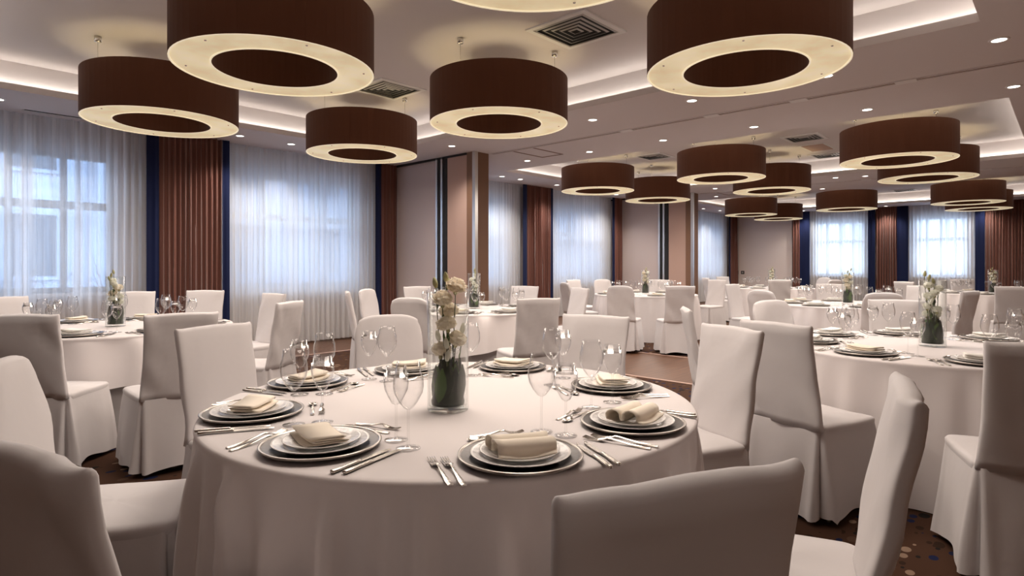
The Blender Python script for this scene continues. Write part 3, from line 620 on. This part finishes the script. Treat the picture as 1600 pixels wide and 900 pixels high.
# ================================================================== CHAIRS
SH = .96
def back_mesh(style, seed):
    rnd = random.Random(seed); ph = [rnd.uniform(0, 6) for _ in range(6)]; n = 44; loops = []; H0 = .452
    def sect(t, hs, dz, ws=1.0):
        w = .214 - .010 * t - .008 * sin(pi * min(t, 1) ** .8) + (.005 if style == 'ear' else -.004) * t ** 6
        if style == 'round': w -= .022 * max(0, t - .72) ** 2 / .0784
        yc = -.240 - .085 * t ** 1.2; h = .027 * hs; z = H0 + (SH - H0) * t; L = []
        for j in range(n):
            p = 2 * pi * j / n; x = (w * ws) * spow(cos(p), .42); y = h * spow(sin(p), .55); u = x / w
            if style == 'ear': za = (.012 * (1 - u * u) + .011 * abs(u) ** 8 - .006) * t ** 8
            else: za = -.036 * abs(u) ** 3.6 * t ** 8
            wr = .005 * sin(22 * x + 9 * t + ph[0]) * (1 - t) + .003 * sin(36 * x + 5 * t + ph[3]) * t + .003 * sin(30 * x + 14 * t + ph[1]) + .004 * sin(7 * t + ph[2] + 3 * u)
            L.append((x, yc + y + wr * (1.05 + (.45 if y < 0 else -.45) * (1 - t)), z + za + dz))
        return L
    for i in range(13): loops.append(sect(i / 12, 1, 0))
    loops.append(sect(1, .80, .008, .995)); loops.append(sect(1, .45, .014, .985)); loops.append(sect(1, .08, .016, .97))
    b = B().loops(loops, True, False); k0 = (len(loops) - 1) * n
    b.f += [(k0 + j, k0 + j + 1, k0 + (n - j - 1) % n, k0 + (n - j) % n) if j else (k0, k0 + 1, k0 + n - 1) for j in range(n // 2 - 1)] + [(k0 + n // 2 - 1, k0 + n // 2, k0 + n // 2 + 1)]
    return b.md('back_cover', 'cloth')
def perim(hx, y0, y1, rc, n=112):
    P = []; segs = [((hx, y0 + rc), (hx, y1 - rc)), ((hx - rc, y1), (-hx + rc, y1)), ((-hx, y1 - rc), (-hx, y0 + rc)), ((-hx + rc, y0), (hx - rc, y0))]; cs_ = [(hx - rc, y1 - rc, 0), (-hx + rc, y1 - rc, pi / 2), (-hx + rc, y0 + rc, pi), (hx - rc, y0 + rc, 1.5 * pi)]
    per = n // 4 - 8; corners = []
    for (a, b_), (ccx, ccy, a0) in zip(segs, cs_):
        for i in range(per): t = i / per; P.append((a[0] + (b_[0] - a[0]) * t, a[1] + (b_[1] - a[1]) * t))
        corners.append(len(P) + 4)
        for i in range(8): t = a0 + pi / 2 * i / 8; P.append((ccx + rc * cos(t), ccy + rc * sin(t)))
    return P, corners
def skirt_mesh(seed):
    rnd = random.Random(seed); P, C = perim(.212, -.260, .212, .03); n = len(P); ph = rnd.uniform(0, 6); loops = []
    nor = []
    for j in range(n):
        a, b_ = P[j - 1], P[(j + 1) % n]; l = math.hypot(b_[0] - a[0], b_[1] - a[1]); nor.append(((b_[1] - a[1]) / l, -(b_[0] - a[0]) / l))
    am = [rnd.uniform(.6, 1.3) for _ in C]
    for i in range(10):
        s = i / 9; z = .462 - (.462 - .035) * s; L = []
        for j in range(n):
            off = .036 * s + .008 * s * sin(j * .42 + ph + 1.6 * s) + .007 * s ** .6 * sin(j * .19 + 2 * ph - 2.2 * s)
            for c, k in zip(C, am):
                d = abs((j - c + n / 2) % n - n / 2)
                if d < 7: off += k * s ** .7 * (-.055 * max(0, 1 - d / 2.2) + .022 * math.exp(-((d - 3.6) / 1.5) ** 2))
            zz = z + (.012 * sin(j * .3 + ph) if i == 9 else 0)
            L.append((P[j][0] + nor[j][0] * off, P[j][1] + nor[j][1] * off, zz))
        loops.append(L)
    return B().loops(loops).md('skirt', 'cloth')
def seat_mesh(seed):
    P, C = perim(.215, -.24, .216, .045); loops = []
    for sc, z in ((1, .44), (1.012, .455), (1.012, .466), (.985, .475), (.90, .480), (.55, .487), (.04, .489)): loops.append([(x * sc, (y + .006) * sc - .006, z + .003 * sin(14 * x + 11 * y + seed)) for x, y in P])
    return B().loops(loops, False, True).md('seat_cover', 'cloth')
BK = {s: [back_mesh(s, k) for k in range(3)] for s in ('ear', 'round')}; SK = [skirt_mesh(k) for k in range(3)]; SE = [seat_mesh(k) for k in range(2)]
LEG = B().loops([[(r * sx_, r * sy_, z) for sx_, sy_ in ((-1, -1), (1, -1), (1, 1), (-1, 1))] for r, z in ((.013, 0), (.02, .42))], True, True).md('chair_leg', 'wood', False)
ck = 0
def chair(pos, rz, style, label, group):
    global ck; ck += 1
    r = thing('banquet_chair', label, 'chair', (pos[0], pos[1], .0061), rz, group)
    ob('back_cover', BK[style][ck % 3], r); ob('seat_cover', SE[ck % 2], r); ob('skirt', SK[ck % 3], r)
    for sx_ in (-1, 1):
        for y in (-.19, .15): ob('leg', LEG, r, (sx_ * .15, y, 0))
def chair_top(u, v, tk, style='ear', turn=0, own=None, face=None):
    """u, v: middle of the top edge of the backrest; the chair faces its table unless turned."""
    bx_, by_ = px(u, v, SH + .014); cx, cy = T[tk]
    while math.hypot(bx_ - cx, by_ - cy) < 1.38: q = 1.004 if math.hypot(bx_, by_) > math.hypot(cx, cy) - .3 else .996; bx_ *= q; by_ *= q
    a = math.atan2(cy - by_, cx - bx_) + RAD(turn) if face is None else face
    rz = a - pi / 2; x = bx_ - (-sin(rz)) * (-.325); y = by_ - cos(rz) * (-.325)
    lab = 'ivory cloth-covered chair with %s at %s' % ('pointed top corners' if style == 'ear' else 'rounded top', TD[tk])
    if own: lab = 'ivory cloth-covered chair at %s, %s' % (TD[tk], own)
    chair((x, y), rz, style, lab, 'covered chairs at ' + TD[tk]); SEATED.append((tk, x, y, rz))
CHAIRS = [
 # main table
 (1078, 757, 'T1', 'ear', 4, 'second farthest from the end wall'), (28, 711, 'T1', 'ear', -5, 'farthest from the end wall'), (1417, 608, 'T1', 'ear', 9, 'farthest from the windows'), (1143, 516, 'T1', 'ear', -4, 'beside a white-bud table chair'),
 (930, 496, 'T1', 'ear', 0, 'closest to the wooden floor strip'), (607, 496, 'T1', 'round', 0, 'rounded top, facing the peach blooms'), (335, 513, 'T1', 'ear', 0, 'closest to the wide drape'), (0, 564, 'T1', 'round', 0, 'rounded top, across from rolled napkins'),
 # table with white buds
 (1210, 507, 'T2', 'ear', 0, 'back to back with another chair'), (1072, 484, 'T2', 'ear', 0, 'edge toward the wooden strip'), (1205, 471, 'T2', 'round', 0, 'rounded top'), (1400, 473, 'T2', 'ear', 0, 'backed by a middle-bay chair'), (1643, 541, 'T2', 'ear', 0, 'farthest from windows'),
 # table by the window
 (34, 494, 'T3', 'ear', -10, 'next to a rounded-top chair'), (285, 492, 'T3', 'ear', 0, 'backing a peach-bloom table chair'), (454, 473, 'T3', 'ear', 0, 'nearest the partition wing'), (428, 460, 'T3', 'ear', 0, 'between wing-side chair and voile'), (321, 455, 'T3', 'ear', 0, 'in front of the drape'), (209, 457, 'T3', 'ear', 0, 'behind the vase'), (6, 466, 'T3', 'ear', 0, 'farthest from the wing'),
 # table beside the wing
 (543, 457, 'T4', 'ear', 0, 'turned away from the voile'), (573, 452, 'T4', 'round', 0, 'rounded top, beside narrow drape'), (640, 466, 'T4', 'round', 0, 'rounded top, toward peach blooms'), (652, 449, 'T4', 'ear', 0, 'before the wide grey panel'), (842, 468, 'T4', 'ear', 0, 'nearest the peach-bloom table'), (820, 450, 'T4', 'ear', 0, 'closest to the wing end'), (906, 451, 'T4', 'ear', 0, 'nearest the wooden floor strip'),
 # middle bay
 (882, 442, 'T5', 'round', 0), (896, 438, 'T5', 'ear', 0, 'in front of the voile'), (941, 437, 'T5', 'round', 0), (969, 447, 'T5', 'round', 0), (1063, 448, 'T5', 'ear', 0, 'beside the wooden strip'), (1030, 438.5, 'T5', 'ear', 0, 'before the beige panel'), (1121, 438, 'T5', 'ear', 0, 'nearest the end wall'),
 (1144, 445, 'T6', 'ear', 0, 'toward far wing'), (1189, 454, 'T6', 'round', 0), (1298, 446, 'T6', 'ear', 0, 'toward end wall'), (1380, 458, 'T6', 'round', 0), (1516, 456, 'T6', 'ear', 0, 'turned from windows'), (1440, 449, 'T6', 'ear', 0),
 # by the end wall
 (1103, 435, 'T7', 'ear', 0), (1129, 433, 'T7', 'ear', 0), (1218, 438, 'T7', 'ear', 0), (1304, 437.5, 'T7', 'round', 0), (1288, 434, 'T7', 'round', 0),
 (1412, 441, 'T8', 'ear', 0), (1503, 438, 'T8', 'ear', 0), (1584, 449, 'T8', 'ear', 0)]
SEATED = []
for c in CHAIRS: chair_top(*c)
# the hanging cloth gives way where a seat is pushed against it
def ss(t): t = min(1, max(0, t)); return t * t * (3 - 2 * t)
for tk, cx_, cy_, rz in SEATED:
    c_, s_ = cos(rz), sin(rz)
    for o in CLOTHS[tk]:
        ox_, oy_ = o.location[0], o.location[1]; ca, sa = cos(o.rotation_euler[2]), sin(o.rotation_euler[2])
        for v in o.data.vertices:
            if v.co.z > .72: continue
            wx, wy = ox_ + ca * v.co.x - sa * v.co.y - cx_, oy_ + sa * v.co.x + ca * v.co.y - cy_
            lx, ly = c_ * wx + s_ * wy, -s_ * wx + c_ * wy
            lim = .229 + .060 * max(0, .47 - v.co.z) / .44 + (.022 if 'undercloth' in o['label'] else 0)
            if abs(lx) > .42 or ly > lim or ly < -.4: continue
            ly += (lim - ly) * (1 - ss((abs(lx) - .29) / .12)) * (1 - ss((v.co.z - .54) / .18))
            wx, wy = c_ * lx - s_ * ly + cx_ - ox_, s_ * lx + c_ * ly + cy_ - oy_
            v.co.x, v.co.y = ca * wx + sa * wy, -sa * wx + ca * wy

# ================================================================== OUTSIDE THE WINDOWS
o = ob('ground', B().box(-25, 60, Y1 + .3, 60, -.6, -.3).md('ground', 'snow', False)); struct(o)
f = thing('street_facade', 'pale building facade with window rows across the street', 'building', (0, 24, -.3))
ob('wall', B().box(-12, 40, 0, 1, 0, 9).md('facade_wall', 'facade', False), f)
FW, FP = B().box(-.75, .75, -.1, .05, -1.1, 1.1).md('facade_window', 'facade', False), B().box(-.62, .62, -.12, -.09, -.97, .97).md('facade_pane', 'pane_far', False)
for i in range(14):
    for z in (2.2, 5.6): w = ob('window', FW, f, (-10 + i * 3.4, 0, z)); ob('pane', FP, w)
    ob('pilaster', B().box(-.2, .2, -.2, 0, 0, 9).md('pilaster', 'facade', False), f, (-11.7 + i * 3.4, 0, 0))
rnd = random.Random(3)
for i in range(5):
    s = thing('bare_shrub', 'leafless dark shrub outside the window', 'shrub', (-3 + i * 1.5, 11.8 + rnd.uniform(0, 1), -.3), group='bare shrubs')
    b = B()
    for k in range(26):
        a, l, t = rnd.uniform(0, 6.3), rnd.uniform(.9, 1.9), rnd.uniform(.1, .6); p = (l * math.sin(t) * cos(a), l * math.sin(t) * sin(a), l * math.cos(t))
        b.tube([(0, 0, 0), (p[0] * .4, p[1] * .4, p[2] * .5), p], [.014, .009, .004], 4)
        for q in range(3): b.tube([(p[0] * .6, p[1] * .6, p[2] * .65), (p[0] * .6 + rnd.uniform(-.4, .4), p[1] * .6 + rnd.uniform(-.4, .4), p[2] * .65 + rnd.uniform(.1, .5))], [.006, .003], 3)
    ob('twigs', b.md('twigs', 'bark'), s)
